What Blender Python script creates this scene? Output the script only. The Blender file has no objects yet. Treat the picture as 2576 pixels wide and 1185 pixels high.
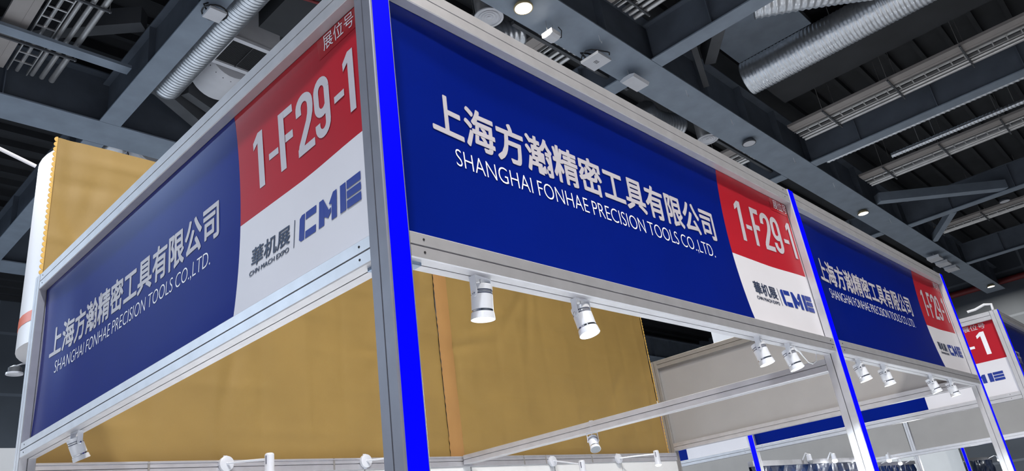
import bpy, bmesh, math, random
from mathutils import Vector, Matrix
random.seed(7)
S = bpy.context.scene
COL = S.collection
PI = math.pi

# ------------------------------------------------------------------ camera
cam_d = bpy.data.cameras.new('camera'); cam = bpy.data.objects.new('camera', cam_d); COL.objects.link(cam)
cam_d.sensor_fit = 'HORIZONTAL'; cam_d.sensor_width = 36.0
cam_d.lens = 1880.66 / 2576 * 36.0
cam_d.clip_start = 0.05; cam_d.clip_end = 300
RX = Vector((0.6871765, -0.7141557, -0.13330448))
RY = Vector((0.19476257, 0.35786944, -0.91323437))
RZ = Vector((0.69989713, 0.60159047, 0.38501027))
M3 = Matrix((RX, -RY, -RZ)).transposed()
cam.matrix_world = Matrix.Translation((-1.127, -1.3877, 1.6)) @ M3.to_4x4()
S.camera = cam

# ------------------------------------------------------------------ view + world + added lights
S.view_settings.view_transform = 'Standard'
S.view_settings.look = 'None'
S.view_settings.gamma = 1.0
S.view_settings.use_curve_mapping = False
S.view_settings.exposure = 0.0
W = bpy.data.worlds.new('hall_ambient'); S.world = W; W.use_nodes = True
W.node_tree.nodes['Background'].inputs[0].default_value = (0.46, 0.58, 0.85, 1)
W.node_tree.nodes['Background'].inputs[1].default_value = 0.16

def add_light(name, kind, loc, energy, color=(1, 1, 1), size=0.3, parent=None, aim=None, spot=None, blend=0.4):
    d = bpy.data.lights.new(name, kind); d.energy = energy; d.color = color
    if kind == 'AREA': d.shape = 'DISK'; d.size = size
    if kind == 'SPOT': d.spot_size = spot; d.spot_blend = blend; d.shadow_soft_size = size
    if kind == 'POINT': d.shadow_soft_size = size
    o = bpy.data.objects.new(name, d); COL.objects.link(o); o.location = loc
    if aim is not None:
        o.rotation_euler = (Vector(aim) - Vector(loc)).to_track_quat('-Z', 'Y').to_euler()
    if parent: o.parent = parent
    return o

# overhead lights without lamp bodies, added and placed to light signs and ceiling
for i, (lx, ly, e, c) in enumerate([(-3.2, -2.4, 1000, (0.90, 0.94, 1.0)), (0.4, -4.8, 1280, (1.0, 0.93, 0.83)), (-8.0, -8.0, 500, (0.9, 0.94, 1)),
                                    (1.5, 15.9, 2300, (0.80, 0.90, 1)), (12.0, 14.0, 700, (0.88, 0.95, 1)), (20.5, 9.6, 800, (0.88, 0.95, 1)),
                                    (31.0, 9.6, 700, (0.88, 0.95, 1)), (39.5, 9.6, 500, (0.92, 0.96, 1))]):
    add_light('added_overhead_light', 'AREA', (lx, ly, 10.9), e, c, 0.7, aim=(lx, ly, 0))

add_light('added_sheen_light', 'AREA', (-17.5, 23.5, 10.9), 1750, (0.66, 0.83, 1.0), 2.0, aim=(0, 1.0, 3.0))  # out-of-view light added to give the left sign its sheen

# ------------------------------------------------------------------ materials
def mat(name, col, rough=0.5, metal=0.0, noise=0.0, scale=8.0, bump=0.0, bscale=40.0, emit=None, estr=1.0, spec=0.5, coat=0.0, stretch=None):
    m = bpy.data.materials.new(name); m.use_nodes = True
    nt = m.node_tree; b = nt.nodes['Principled BSDF']
    b.inputs['Base Color'].default_value = (*col, 1); b.inputs['Roughness'].default_value = rough
    b.inputs['Metallic'].default_value = metal; b.inputs['Specular IOR Level'].default_value = spec
    b.inputs['Coat Weight'].default_value = coat; b.inputs['Coat Roughness'].default_value = 0.12
    if emit: b.inputs['Emission Color'].default_value = (*emit, 1); b.inputs['Emission Strength'].default_value = estr
    if noise or bump:
        tc = nt.nodes.new('ShaderNodeTexCoord'); mp = nt.nodes.new('ShaderNodeMapping')
        nt.links.new(tc.outputs['Object'], mp.inputs[0])
        if stretch: mp.inputs['Scale'].default_value = stretch
    if noise:
        n = nt.nodes.new('ShaderNodeTexNoise'); n.inputs['Scale'].default_value = scale; n.inputs['Detail'].default_value = 4
        nt.links.new(mp.outputs[0], n.inputs['Vector'])
        r = nt.nodes.new('ShaderNodeMapRange'); r.inputs[1].default_value = 0.3; r.inputs[2].default_value = 0.7
        r.inputs[3].default_value = 1 - noise; r.inputs[4].default_value = 1 + noise
        nt.links.new(n.outputs['Fac'], r.inputs[0])
        mx = nt.nodes.new('ShaderNodeMix'); mx.data_type = 'RGBA'; mx.blend_type = 'MULTIPLY'; mx.inputs[0].default_value = 1
        mx.inputs[6].default_value = (*col, 1)
        nt.links.new(r.outputs[0], mx.inputs[7]); nt.links.new(mx.outputs[2], b.inputs['Base Color'])
    if bump:
        n2 = nt.nodes.new('ShaderNodeTexNoise'); n2.inputs['Scale'].default_value = bscale; n2.inputs['Detail'].default_value = 3
        nt.links.new(mp.outputs[0], n2.inputs['Vector'])
        bp = nt.nodes.new('ShaderNodeBump'); bp.inputs['Strength'].default_value = bump; bp.inputs['Distance'].default_value = 0.01
        nt.links.new(n2.outputs['Fac'], bp.inputs['Height']); nt.links.new(bp.outputs[0], b.inputs['Normal'])
    return m

ALU = mat('aluminium_profile', (0.60, 0.595, 0.625), 0.50, 0.72, noise=0.05, scale=14, bump=0.03, bscale=120)
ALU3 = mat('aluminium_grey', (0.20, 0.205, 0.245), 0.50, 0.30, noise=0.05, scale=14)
ALU2 = mat('aluminium_dull', (0.30, 0.285, 0.27), 0.42, 0.3, noise=0.06, scale=10)
BLUEGLOW = mat('blue_light_strip', (0.0, 0.0, 0.05), 0.4, emit=(0.0, 0.0, 1.0), estr=1.15, spec=0.1)
VBLUE = mat('sign_blue_film', (0.0015, 0.010, 0.175), 0.30, noise=0.04, scale=3, bump=0.04, bscale=3, spec=0.5)
VRED = mat('sign_red_film', (0.41, 0.014, 0.026), 0.38, noise=0.04, scale=3, bump=0.04, bscale=3, spec=0.2)
VRED2 = mat('sticker_red_film', (0.42, 0.012, 0.02), 0.3)
VWHITE = mat('sign_white_film', (0.70, 0.69, 0.74), 0.36, noise=0.02, scale=3, bump=0.05, bscale=3)
LETTER = mat('lettering_pale', (0.50, 0.475, 0.52), 0.4, noise=0.02, scale=20)
LETTERW = mat('lettering_white', (0.85, 0.85, 0.9), 0.4, noise=0.02, scale=20)
LOGOB = mat('logo_blue', (0.012, 0.035, 0.26), 0.4, noise=0.03, scale=20)
LOGOG = mat('logo_grey_blue', (0.035, 0.05, 0.10), 0.4, noise=0.03, scale=20)
BLACK = mat('black_hole', (0.004, 0.004, 0.006), 0.7, noise=0.1)
LOCK = mat('zinc_lock', (0.25, 0.33, 0.45), 0.3, 0.7, noise=0.1, scale=30)
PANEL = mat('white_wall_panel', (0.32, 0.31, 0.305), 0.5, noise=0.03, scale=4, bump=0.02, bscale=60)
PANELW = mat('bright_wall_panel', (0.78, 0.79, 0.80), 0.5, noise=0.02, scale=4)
CLOTH = mat('ochre_cloth', (0.295, 0.188, 0.053), 0.62, noise=0.07, scale=2.5, bump=0.10, bscale=260)
CLOTHH = mat('ochre_cloth_hem', (0.38, 0.20, 0.066), 0.6, noise=0.05, scale=3, bump=0.1, bscale=260)
CLOTHE = mat('ochre_cloth_edge_lit', (0.62, 0.38, 0.09), 0.6, noise=0.05, scale=3)  # cloth colour made brighter, light through the edge painted in
LAMPW = mat('lamp_white', (0.72, 0.74, 0.80), 0.32, 0.1, noise=0.03, scale=20)
CHROME = mat('lamp_chrome', (0.8, 0.82, 0.86), 0.12, 1.0, noise=0.05, scale=30)
SLOT = mat('lamp_slot_dark', (0.01, 0.015, 0.05), 0.5, noise=0.1)
LENS = mat('lamp_lens_lit', (1, 1, 1), 0.3, emit=(0.95, 0.98, 1.0), estr=9.0, noise=0.01)
LENSOFF = mat('lamp_lens_off', (0.35, 0.37, 0.4), 0.15, 0.3, noise=0.05)
LENSWARM = mat('highbay_lens_lit', (1, 1, 1), 0.3, emit=(1.0, 0.93, 0.78), estr=9.0, noise=0.01)
BRASS = mat('highbay_rim', (0.55, 0.42, 0.22), 0.35, 0.6, noise=0.05)
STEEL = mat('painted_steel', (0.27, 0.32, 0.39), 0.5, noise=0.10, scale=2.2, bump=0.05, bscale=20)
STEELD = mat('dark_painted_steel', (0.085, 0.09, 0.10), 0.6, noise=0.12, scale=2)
WEB = mat('steel_web_shaded', (0.12, 0.142, 0.18), 0.55, noise=0.12, scale=2.2)  # darker copy of the steel colour, shade on the webs put into it
ROOF = mat('dark_roof_sheet', (0.030, 0.032, 0.037), 0.7, noise=0.2, scale=1.2)
FOIL = mat('silver_foil_duct', (0.78, 0.81, 0.86), 0.30, 0.85, noise=0.10, scale=6, bump=0.7, bscale=9)
GALV = mat('galvanised_pipe', (0.66, 0.65, 0.65), 0.30, 0.70, noise=0.10, scale=4)
TRUNK = mat('beige_trunking', (0.40, 0.365, 0.35), 0.5, 0.1, noise=0.06, scale=3)
WHITEBOX = mat('white_equipment', (0.72, 0.72, 0.76), 0.45, noise=0.04, scale=4)
GRILLE = mat('dark_grille', (0.05, 0.05, 0.055), 0.5, 0.2, noise=0.1, scale=30)
CABLE = mat('black_cable', (0.012, 0.012, 0.014), 0.5, noise=0.1)
WCABLE = mat('white_cable', (0.75, 0.75, 0.78), 0.45, noise=0.02)
REDPIPE = mat('dark_red_pipe', (0.20, 0.022, 0.025), 0.5, noise=0.1)
HALLWALL = mat('hall_wall_grey', (0.11, 0.125, 0.15), 0.8, noise=0.08, scale=0.8)
def panel_joints(m, bw, bh):
    nt = m.node_tree; b = nt.nodes['Principled BSDF']; src = b.inputs['Base Color'].links[0].from_socket
    tc = nt.nodes.new('ShaderNodeTexCoord'); sp = nt.nodes.new('ShaderNodeSeparateXYZ'); ad = nt.nodes.new('ShaderNodeMath'); cb = nt.nodes.new('ShaderNodeCombineXYZ')
    nt.links.new(tc.outputs['Object'], sp.inputs[0]); nt.links.new(sp.outputs[0], ad.inputs[0]); nt.links.new(sp.outputs[1], ad.inputs[1])
    nt.links.new(ad.outputs[0], cb.inputs[0]); nt.links.new(sp.outputs[2], cb.inputs[1])
    br = nt.nodes.new('ShaderNodeTexBrick'); br.offset = 0.0; br.inputs['Scale'].default_value = 1.0
    br.inputs['Brick Width'].default_value = bw; br.inputs['Row Height'].default_value = bh; br.inputs['Mortar Size'].default_value = 0.06
    br.inputs['Color1'].default_value = (1, 1, 1, 1); br.inputs['Color2'].default_value = (0.7, 0.72, 0.75, 1); br.inputs['Mortar'].default_value = (1.5, 1.5, 1.5, 1)
    nt.links.new(cb.outputs[0], br.inputs['Vector'])
    mx = nt.nodes.new('ShaderNodeMix'); mx.data_type = 'RGBA'; mx.blend_type = 'MULTIPLY'; mx.inputs[0].default_value = 1
    nt.links.new(src, mx.inputs[6]); nt.links.new(br.outputs['Color'], mx.inputs[7]); nt.links.new(mx.outputs[2], b.inputs['Base Color'])
panel_joints(HALLWALL, 4.2, 2.4)
FLOORM = mat('hall_floor_carpet', (0.38, 0.38, 0.39), 0.9, noise=0.1, scale=2, bump=0.1, bscale=200)
TOWERW = mat('tower_white', (0.86, 0.86, 0.90), 0.45, noise=0.02, scale=2)
ORANGE = mat('tower_orange', (0.80, 0.16, 0.07), 0.45, noise=0.03, scale=5)
NAVYP = mat('navy_foil_poster', (0.02, 0.045, 0.14), 0.22, noise=0.5, scale=5, bump=0.9, bscale=7, spec=0.8, coat=0.6)

# ------------------------------------------------------------------ mesh helpers
class MB:
    def __init__(s): s.v = []; s.f = []
    def add(s, vs, fs):
        k = len(s.v); s.v += [tuple(v) for v in vs]; s.f += [tuple(i + k for i in f) for f in fs]; return s
    def box(s, a, b):
        (x0, y0, z0), (x1, y1, z1) = a, b
        return s.add([(x0, y0, z0), (x1, y0, z0), (x1, y1, z0), (x0, y1, z0), (x0, y0, z1), (x1, y0, z1), (x1, y1, z1), (x0, y1, z1)],
                     [(0, 3, 2, 1), (4, 5, 6, 7), (0, 1, 5, 4), (1, 2, 6, 5), (2, 3, 7, 6), (3, 0, 4, 7)])
    def prism(s, poly, axis, a, b):
        """extrude a 2-D polygon along an axis; poly coords are the two other axes in xyz order"""
        n = len(poly)
        def P(p, t):
            if axis == 'x': return (t, p[0], p[1])
            if axis == 'y': return (p[0], t, p[1])
            return (p[0], p[1], t)
        vs = [P(p, a) for p in poly] + [P(p, b) for p in poly]
        fs = [tuple(range(n)), tuple(range(2 * n - 1, n - 1, -1))]
        fs += [(i, i + n, (i + 1) % n + n, (i + 1) % n) for i in range(n)]
        return s.add(vs, fs)
    def tube(s, pts, r, seg=10, caps=True):
        pts = [Vector(p) for p in pts]; rs = r if isinstance(r, (list, tuple)) else [r] * len(pts)
        rings = []; up = None
        for i, p in enumerate(pts):
            t = (pts[min(i + 1, len(pts) - 1)] - pts[max(i - 1, 0)]).normalized()
            if up is None: up = Vector((0, 0, 1)) if abs(t.z) < 0.9 else Vector((1, 0, 0))
            u = t.cross(up).normalized(); w = u.cross(t).normalized(); up = w
            rings.append([p + (u * math.cos(2 * PI * k / seg) + w * math.sin(2 * PI * k / seg)) * rs[i] for k in range(seg)])
        k0 = len(s.v)
        s.v += [tuple(v) for ring in rings for v in ring]
        for i in range(len(pts) - 1):
            for k in range(seg):
                a = k0 + i * seg + k; b = k0 + i * seg + (k + 1) % seg
                s.f.append((a, b, b + seg, a + seg))
        if caps:
            s.f.append(tuple(k0 + k for k in range(seg))[::-1]); e = k0 + (len(pts) - 1) * seg
            s.f.append(tuple(e + k for k in range(seg)))
        return s
    def lathe(s, prof, seg=28, mtx=None):
        """profile (r, z) revolved about local z"""
        k0 = len(s.v); n = len(prof)
        for r, z in prof:
            for k in range(seg):
                v = Vector((r * math.cos(2 * PI * k / seg), r * math.sin(2 * PI * k / seg), z))
                s.v.append(tuple(mtx @ v if mtx else v))
        for i in range(n - 1):
            for k in range(seg):
                a = k0 + i * seg + k; b = k0 + i * seg + (k + 1) % seg
                s.f.append((a, b, b + seg, a + seg))
        s.f.append(tuple(k0 + k for k in range(seg))[::-1]); e = k0 + (n - 1) * seg
        s.f.append(tuple(e + k for k in range(seg)))
        return s
    def build(s, name, m, parent=None, smooth=False, fix=True):
        me = bpy.data.meshes.new(name); me.from_pydata(s.v, [], s.f); me.update()
        if fix:
            bm = bmesh.new(); bm.from_mesh(me); bmesh.ops.recalc_face_normals(bm, faces=bm.faces[:]); bm.to_mesh(me); bm.free()
        me.materials.append(m)
        o = bpy.data.objects.new(name, me); COL.objects.link(o)
        if parent: o.parent = parent
        if smooth:
            me.polygons.foreach_set('use_smooth', [True] * len(me.polygons))
            md = o.modifiers.new('split', 'EDGE_SPLIT'); md.split_angle = math.radians(38)
        return o

def tag(o, label, cat, group=None, kind=None):
    o['label'] = label; o['category'] = cat
    if group: o['group'] = group
    if kind: o['kind'] = kind
    return o

def empty(name, loc=(0, 0, 0), rz=0.0):
    o = bpy.data.objects.new(name, None); COL.objects.link(o); o.location = loc; o.rotation_euler = (0, 0, rz)
    o.empty_display_size = 0.1
    return o

def copy_tree(o):
    c = o.copy(); COL.objects.link(c)
    for ch in o.children:
        d = ch.copy(); COL.objects.link(d); d.parent = c
        for g in ch.children:
            e = g.copy(); COL.objects.link(e); e.parent = d
    return c

def structure(o): o['kind'] = 'structure'; return o

# ------------------------------------------------------------------ aluminium sections
def section(w, h, ch=0.003, gw=0.005, gd=0.012, grooves='brtl'):
    """square profile with a slot in the middle of each face, lower-left corner at 0,0"""
    p = []
    p += [(ch, 0)]
    if 'b' in grooves: p += [(w/2 - gw/2, 0), (w/2 - gw/2, gd), (w/2 + gw/2, gd), (w/2 + gw/2, 0)]
    p += [(w - ch, 0), (w, ch)]
    if 'r' in grooves: p += [(w, h/2 - gw/2), (w - gd, h/2 - gw/2), (w - gd, h/2 + gw/2), (w, h/2 + gw/2)]
    p += [(w, h - ch), (w - ch, h)]
    if 't' in grooves: p += [(w/2 + gw/2, h), (w/2 + gw/2, h - gd), (w/2 - gw/2, h - gd), (w/2 - gw/2, h)]
    p += [(ch, h), (0, h - ch)]
    if 'l' in grooves: p += [(0, h/2 + gw/2), (gd, h/2 + gw/2), (gd, h/2 - gw/2), (0, h/2 - gw/2)]
    p += [(0, ch)]
    return p

SEC = 0.078
ZT, ZT2, ZB2, ZB = 3.322, 3.232, 2.418, 2.341

def post(x, y, top, label, group=None, strip='-y', m=ALU):
    e = empty('booth_post', (x, y, 0))
    mb = MB().prism(section(SEC, SEC), 'z', 0, top); mb.build('profile', m, e)
    if strip == '-y':
        MB().box((0.008, -0.0015, 0.02), (SEC - 0.007, 0.003, top - 0.001)).build('light_strip', BLUEGLOW, e)
    elif strip == '-x':
        MB().box((-0.0015, 0.008, 0.02), (0.003, SEC - 0.007, top - 0.001)).build('light_strip', BLUEGLOW, e)
    MB().box((0.004, 0.004, top), (SEC - 0.004, SEC - 0.004, top + 0.003)).build('end_cap', ALU2, e)
    return tag(e, label, 'post', group)

def beam_x(x0, x1, y, z0, h, label, screws=(), group=None, m=ALU, lock=None):
    e = empty('header_beam', (x0, y, z0))
    MB().prism(section(SEC, h), 'x', 0, x1 - x0).build('profile', m, e)
    for sx in screws:
        for dz in (0.27, 0.76):
            MB().lathe([(0.0035, 0), (0.0035, 0.002)], 12, Matrix.Translation((sx - x0, 0.0008, h * dz)) @ Matrix.Rotation(PI/2, 4, 'X')).build('screw_hole', BLACK, e)
    if lock is not None:
        MB().box((lock - x0, 0.022, -0.010), (lock - x0 + 0.045, 0.052, 0.001)).build('lock', LOCK, e)
    return tag(e, label, 'beam', group)

def beam_y(x, y0, y1, z0, h, label, screws=(), group=None, m=ALU, lock=None, w=SEC):
    e = empty('header_beam', (x, y0, z0))
    MB().prism(section(w, h), 'y', 0, y1 - y0).build('profile', m, e)
    for sy in screws:
        for dz in (0.27, 0.76):
            MB().lathe([(0.0035, 0), (0.0035, 0.002)], 12, Matrix.Translation((0.0008, sy - y0, h * dz)) @ Matrix.Rotation(-PI/2, 4, 'Y')).build('screw_hole', BLACK, e)
    if lock is not None:
        MB().box((0.022, lock - y0 - 0.045, -0.010), (0.052, lock - y0, 0.001)).build('lock', LOCK, e)
    return tag(e, label, 'beam', group)

# ------------------------------------------------------------------ lettering
_tc = {}
def text2d(s, bold=0.0):
    if (s, bold) in _tc: return _tc[(s, bold)]
    c = bpy.data.curves.new('lettering_curve', 'FONT'); c.body = s; c.offset = bold; c.resolution_u = 4; c.fill_mode = 'FRONT'; c.space_word = 0.82
    o = bpy.data.objects.new('lettering_tmp', c); COL.objects.link(o)
    dg = bpy.context.evaluated_depsgraph_get()
    me = bpy.data.meshes.new_from_object(o.evaluated_get(dg))
    vs = [(v.co.x, v.co.y) for v in me.vertices]; fs = [tuple(p.vertices) for p in me.polygons]
    bpy.data.objects.remove(o); bpy.data.curves.remove(c); bpy.data.meshes.remove(me)
    _tc[(s, bold)] = (vs, fs); return vs, fs

VBLUE.node_tree.nodes['Principled BSDF'].inputs['Specular Tint'].default_value = (0.14, 0.30, 1.0, 1)
VBLUE.node_tree.nodes['Principled BSDF'].inputs['IOR'].default_value = 1.35
def heavy(s, d):
    """thicken glyphs by overlaying shifted outlines"""
    vs, fs = text2d(s); V = []; F = []
    for dx, dy in ((0, 0), (d, 0), (-d, 0), (0, d), (0, -d), (d*.8, d*.8), (-d*.8, d*.8), (d*.8, -d*.8), (-d*.8, -d*.8)):
        k = len(V); V += [(x + dx, y + dy) for x, y in vs]; F += [tuple(i + k for i in f) for f in fs]
    return V, F

def fit(vf, u0, u1, z0, z1):
    vs, fs = vf
    a = min(v[0] for v in vs); b = max(v[0] for v in vs); c = min(v[1] for v in vs); d = max(v[1] for v in vs)
    return [(u0 + (x - a) / (b - a) * (u1 - u0), z0 + (y - c) / (d - c) * (z1 - z0)) for x, y in vs], fs

def sweep2d(pts, t):
    """thick open polyline in 2-D as quads"""
    P = [Vector(p) for p in pts]; L = []; R = []
    for i, p in enumerate(P):
        a = (P[i] - P[i-1]).normalized() if i else (P[1] - P[0]).normalized()
        b = (P[i+1] - P[i]).normalized() if i < len(P) - 1 else a
        n1 = Vector((-a.y, a.x)); n2 = Vector((-b.y, b.x)); n = (n1 + n2).normalized(); k = 1 / max(0.5, n.dot(n1))
        L.append(p + n * t/2 * k); R.append(p - n * t/2 * k)
    vs = [tuple(v) for v in L] + [tuple(v) for v in R]; n = len(P)
    return vs, [(i, i + 1, i + 1 + n, i + n) for i in range(n - 1)]

def arc(cx, cy, rx, ry, a0, a1, n=10):
    return [(cx + rx * math.cos(math.radians(a0 + (a1 - a0) * i / n)), cy + ry * math.sin(math.radians(a0 + (a1 - a0) * i / n))) for i in range(n + 1)]

def join(*parts):
    vs = []; fs = []
    for v, f in parts:
        k = len(vs); vs += list(v); fs += [tuple(i + k for i in q) for q in f]
    return vs, fs
def poly(*p): return list(p), [tuple(range(len(p)))]
def rect(a, b, c, d): return poly((a, c), (b, c), (b, d), (a, d))

def glyph(ch):
    """condensed upright numerals, height 1"""
    t = 0.135
    if ch == '1': return join(poly((.12, 0), (.26, 0), (.26, 1), (.135, 1), (.12, .985)), poly((.12, .985), (.0, .87), (.0, .74), (.12, .83)))
    if ch == '-': return rect(0, .26, .36, .48)
    if ch == 'F': return join(rect(0, .14, 0, 1), rect(.14, .37, .87, 1), rect(.14, .34, .44, .57))
    if ch == '2':
        return join(sweep2d([(.068, .68)] + arc(.215, .78, .147, .152, 180, 0, 12) + [(.362, .70), (.345, .60), (.30, .49), (.10, .16), (.075, .06)], t), rect(.01, .43, 0, .13))
    if ch == '9':
        return join(sweep2d(arc(.215, .77, .147, .162, 0, 180, 10) + [(.068, .60)] + arc(.215, .56, .147, .15, 180, 325, 9), t),
                    sweep2d([(.362, .77), (.362, .24)] + arc(.215, .22, .147, .152, 0, -180, 10) + [(.068, .27)], t))
    if ch == '5':
        return join(rect(.02, .40, .87, 1), rect(.02, .15, .46, .90), sweep2d([(.068, .50)] + arc(.215, .44, .147, .17, 150, 0, 8) + [(.362, .24)] + arc(.215, .22, .147, .152, 0, -180, 10) + [(.068, .27)], t))

def number(items):
    """items: (char, u0, u1, z0, z1)"""
    out = []
    for ch, u0, u1, z0, z1 in items:
        v, f = glyph(ch)
        if ch == '-': out.append(fit((v, f), u0, u1, z0 + (z1 - z0) * .36, z0 + (z1 - z0) * .47))
        else: out.append(fit((v, f), u0, u1, z0, z1))
    return join(*out)

def cme(u0, u1, z0, z1):
    w = 1.0
    C = join(poly((0, .10), (.035, .0), (.09, .0), (.09, 1), (.035, 1), (0, .90)), poly((.105, .72), (.285, .72), (.285, 1), (.105, 1)), poly((.105, 0), (.285, 0), (.285, .28), (.105, .28)))
    Mm = join(poly((.335, 0), (.425, 0), (.425, .62), (.405, 1), (.335, 1)), poly((.425, .62), (.425, .30), (.49, .16), (.535, .33), (.535, .50), (.50, .45), (.405, 1)),
              poly((.545, 0), (.63, 0), (.63, 1), (.57, 1), (.50, .66), (.53, .60), (.545, .62)))
    Ee = join(poly((.685, 0), (.775, 0), (.775, 1), (.685, 1)), rect(.79, 1, .70, 1), rect(.79, 1, .355, .62), rect(.79, 1, 0, .28))
    v, f = join(C, Mm, Ee)
    return [(u0 + x * (u1 - u0), z0 + y * (z1 - z0)) for x, y in v], f

# ------------------------------------------------------------------ fascia signs (local x = along the sign, y = into the booth, z up)
D0 = 0.038
def depth(u, z, Wd, bow):
    t = min(1, max(0, (z - ZB2) / (ZT2 - ZB2)))
    e = min(1.0, max(0.0, u / 0.45), max(0.0, (Wd - u) / 0.45)); e = e * e * (3 - 2 * e)
    return D0 + bow * math.sin(PI * t) ** 0.8 * (0.25 + 0.75 * e)

def field(name, m, parent, u0, u1, z0, z1, Wd, bow, off=0.0, nu=24, nz=14):
    mb = MB(); vs = []; fs = []
    for j in range(nz + 1):
        for i in range(nu + 1):
            u = u0 + (u1 - u0) * i / nu; z = z0 + (z1 - z0) * j / nz
            vs.append((u, depth(u, z, Wd, bow) + off, z))
    n = len(vs)
    fs = [(j*(nu+1)+i, j*(nu+1)+i+1, (j+1)*(nu+1)+i+1, (j+1)*(nu+1)+i) for j in range(nz) for i in range(nu)]
    mb.add(vs, fs)
    if off == 0.0:      # sheet thickness: back face and rim with vertices of their own
        mb.add([(x, y + 0.004, z) for x, y, z in vs], [tuple(reversed(f)) for f in fs])
        ring = list(range(nu + 1)) + [(j + 1) * (nu + 1) - 1 for j in range(1, nz + 1)] + [nz*(nu+1) + i for i in range(nu - 1, -1, -1)] + [j * (nu + 1) for j in range(nz - 1, 0, -1)]
        rv = [vs[a] for a in ring]; q = len(rv)
        mb.add(rv + [(x, y + 0.004, z) for x, y, z in rv], [((a + 1) % q, a, a + q, (a + 1) % q + q) for a in range(q)])
    o = mb.build(name, m, parent, fix=False)
    o.data.polygons.foreach_set('use_smooth', [i < nu * nz * 2 for i in range(len(o.data.polygons))])
    return o

def letters(name, vf, m, parent, Wd, bow, off=0.0012):
    vs, fs = vf
    # cut long faces so lettering follows the bowed sheet
    mb = MB().add([(u, 0, z) for u, z in vs], fs)
    o = mb.build(name, m, parent, fix=False)
    nv = len(o.data.vertices)
    for k, v in enumerate(o.data.vertices): v.co.y = depth(v.co.x, v.co.z, Wd, bow) - off - 0.00012 * int(9 * k / nv)
    bm = bmesh.new(); bm.from_mesh(o.data)
    for f in bm.faces:
        f.normal_update()
        if f.normal.y > 0: f.normal_flip()
    bm.to_mesh(o.data); bm.free()
    return o

CN = '上海方瀚精密工具有限公司'
EN = 'SHANGHAI FONHAE PRECISION TOOLS CO.,LTD.'
def fascia(loc, rz, Wd, ub, dt, dn, kn, label, group=None, num=True, company=True, bow=0.028, logo=True, dzn=0.0):
    """ub red/white boundary, dt shift of the company name, dn/kn shift and stretch of the red-and-white block"""
    e = empty('fascia_sign', loc, rz)
    e['label'] = label; e['category'] = 'sign'
    if group: e['group'] = group
    zm = 2.785
    field('blue_field', VBLUE, e, 0.001, ub, ZB2, ZT2, Wd, bow)
    field('red_block', VRED, e, ub, Wd - 0.001, zm, ZT2, Wd, bow, nu=10)
    field('white_block', VWHITE, e, ub, Wd - 0.001, ZB2, zm, Wd, bow, nu=10)
    U = (lambda u: u) if num == 'far' else (lambda u: ub + (u - 2.085) * kn + dn)
    if company:
        letters('company_name_lettering', fit(heavy(CN, 0.025), 0.145 + dt, 1.94 + dt, 2.812, 2.972), LETTER, e, Wd, bow)
        letters('english_name_lettering', fit(text2d(EN, -0.012), 0.235 + dt, 1.875 + dt, 2.710, 2.782), LETTERW, e, Wd, bow)
    if num:
        z0, z1 = 2.875, 3.095
        spec = [('1', 2.205, 2.272), ('-', 2.304, 2.366), ('F', 2.378, 2.468), ('2', 2.486, 2.592), ('9', 2.600, 2.694), ('-', 2.720, 2.778), ('1', 2.780, 2.838)]
        if num == 'far': spec = [('5', 2.50, 2.63), ('-', 2.69, 2.78), ('1', 2.83, 2.915)]; z0, z1 = 2.855, 3.105
        letters('booth_number', number([(c, U(a), U(b), z0 + dzn, z1 + dzn) for c, a, b in spec]), LETTER if num != 'far' else LETTERW, e, Wd, bow)
        if num == 'far':
            letters('caption_lettering', fit(heavy('展位号', 0.008), 2.72, 2.95, 3.135, 3.195), LETTER, e, Wd, bow)
        else:
            field('caption_sticker', VRED2, e, U(2.655), Wd - 0.002, 3.155, 3.228, Wd, bow, off=-0.0012, nu=6, nz=4)
            letters('caption_lettering', fit(text2d('展位号'), U(2.690), U(2.860), 3.170, 3.226), LETTERW, e, Wd, bow, off=0.0026)
    if logo:
        letters('expo_logo_lettering', cme(U(2.49 if num != 'far' else 2.48), U(2.838 if num != 'far' else 2.95), 2.568, 2.660), LOGOB, e, Wd, bow)
        if num != 'far':
            letters('expo_name_lettering', fit(heavy('華机展', 0.016), U(2.19), U(2.435), 2.590, 2.660), LOGOG, e, Wd, bow)
            letters('expo_english_lettering', fit(heavy('CHN MACH EXPO', 0.006), U(2.183), U(2.432), 2.560, 2.578), LOGOG, e, Wd, bow)
            letters('divider_line', rect(U(2.459), U(2.463), 2.562, 2.660), LOGOG, e, Wd, bow)
    return e

# ------------------------------------------------------------------ the booth in the foreground
post(0, 0, 3.45, 'tall aluminium corner post with wide glowing blue strip between both large signs', m=ALU3)
post(0.0, 2.975, ZT, 'aluminium post at the far left end of the left sign', strip=None)
post(2.995, 0, ZT, 'aluminium post with glowing blue strip between the two right-hand signs')
post(6.105, 0, ZT, 'aluminium post with glowing blue strip ending the farther right sign')
beam_x(SEC, 2.995, 0.002, ZT2, ZT - ZT2, 'top aluminium beam over the large right sign', screws=(2.93,))
beam_x(SEC, 2.995, 0.002, ZB, ZB2 - ZB, 'bottom aluminium beam under the large right sign, spotlights hanging from it', screws=(0.125, 2.95), lock=0.083)
beam_x(3.073, 6.105, 0.002, ZT2, ZT - ZT2, 'top aluminium beam over the smaller, farther right sign')
beam_x(3.073, 6.105, 0.002, ZB, ZB2 - ZB, 'bottom aluminium beam under the smaller, farther right sign', screws=(3.12,))
beam_y(0.002, SEC, 2.975, ZT2, ZT - ZT2, 'top aluminium beam over the left sign', screws=(2.935,))
beam_y(0.002, SEC, 2.975, ZB, ZB2 - ZB, 'bottom aluminium beam under the left sign', screws=(0.125, 2.92), lock=0.123)
beam_y(2.995, SEC, 2.975, 2.254, 0.070, 'slim aluminium beam crossing the booth from the middle post to the back rail', m=ALU)
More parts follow.
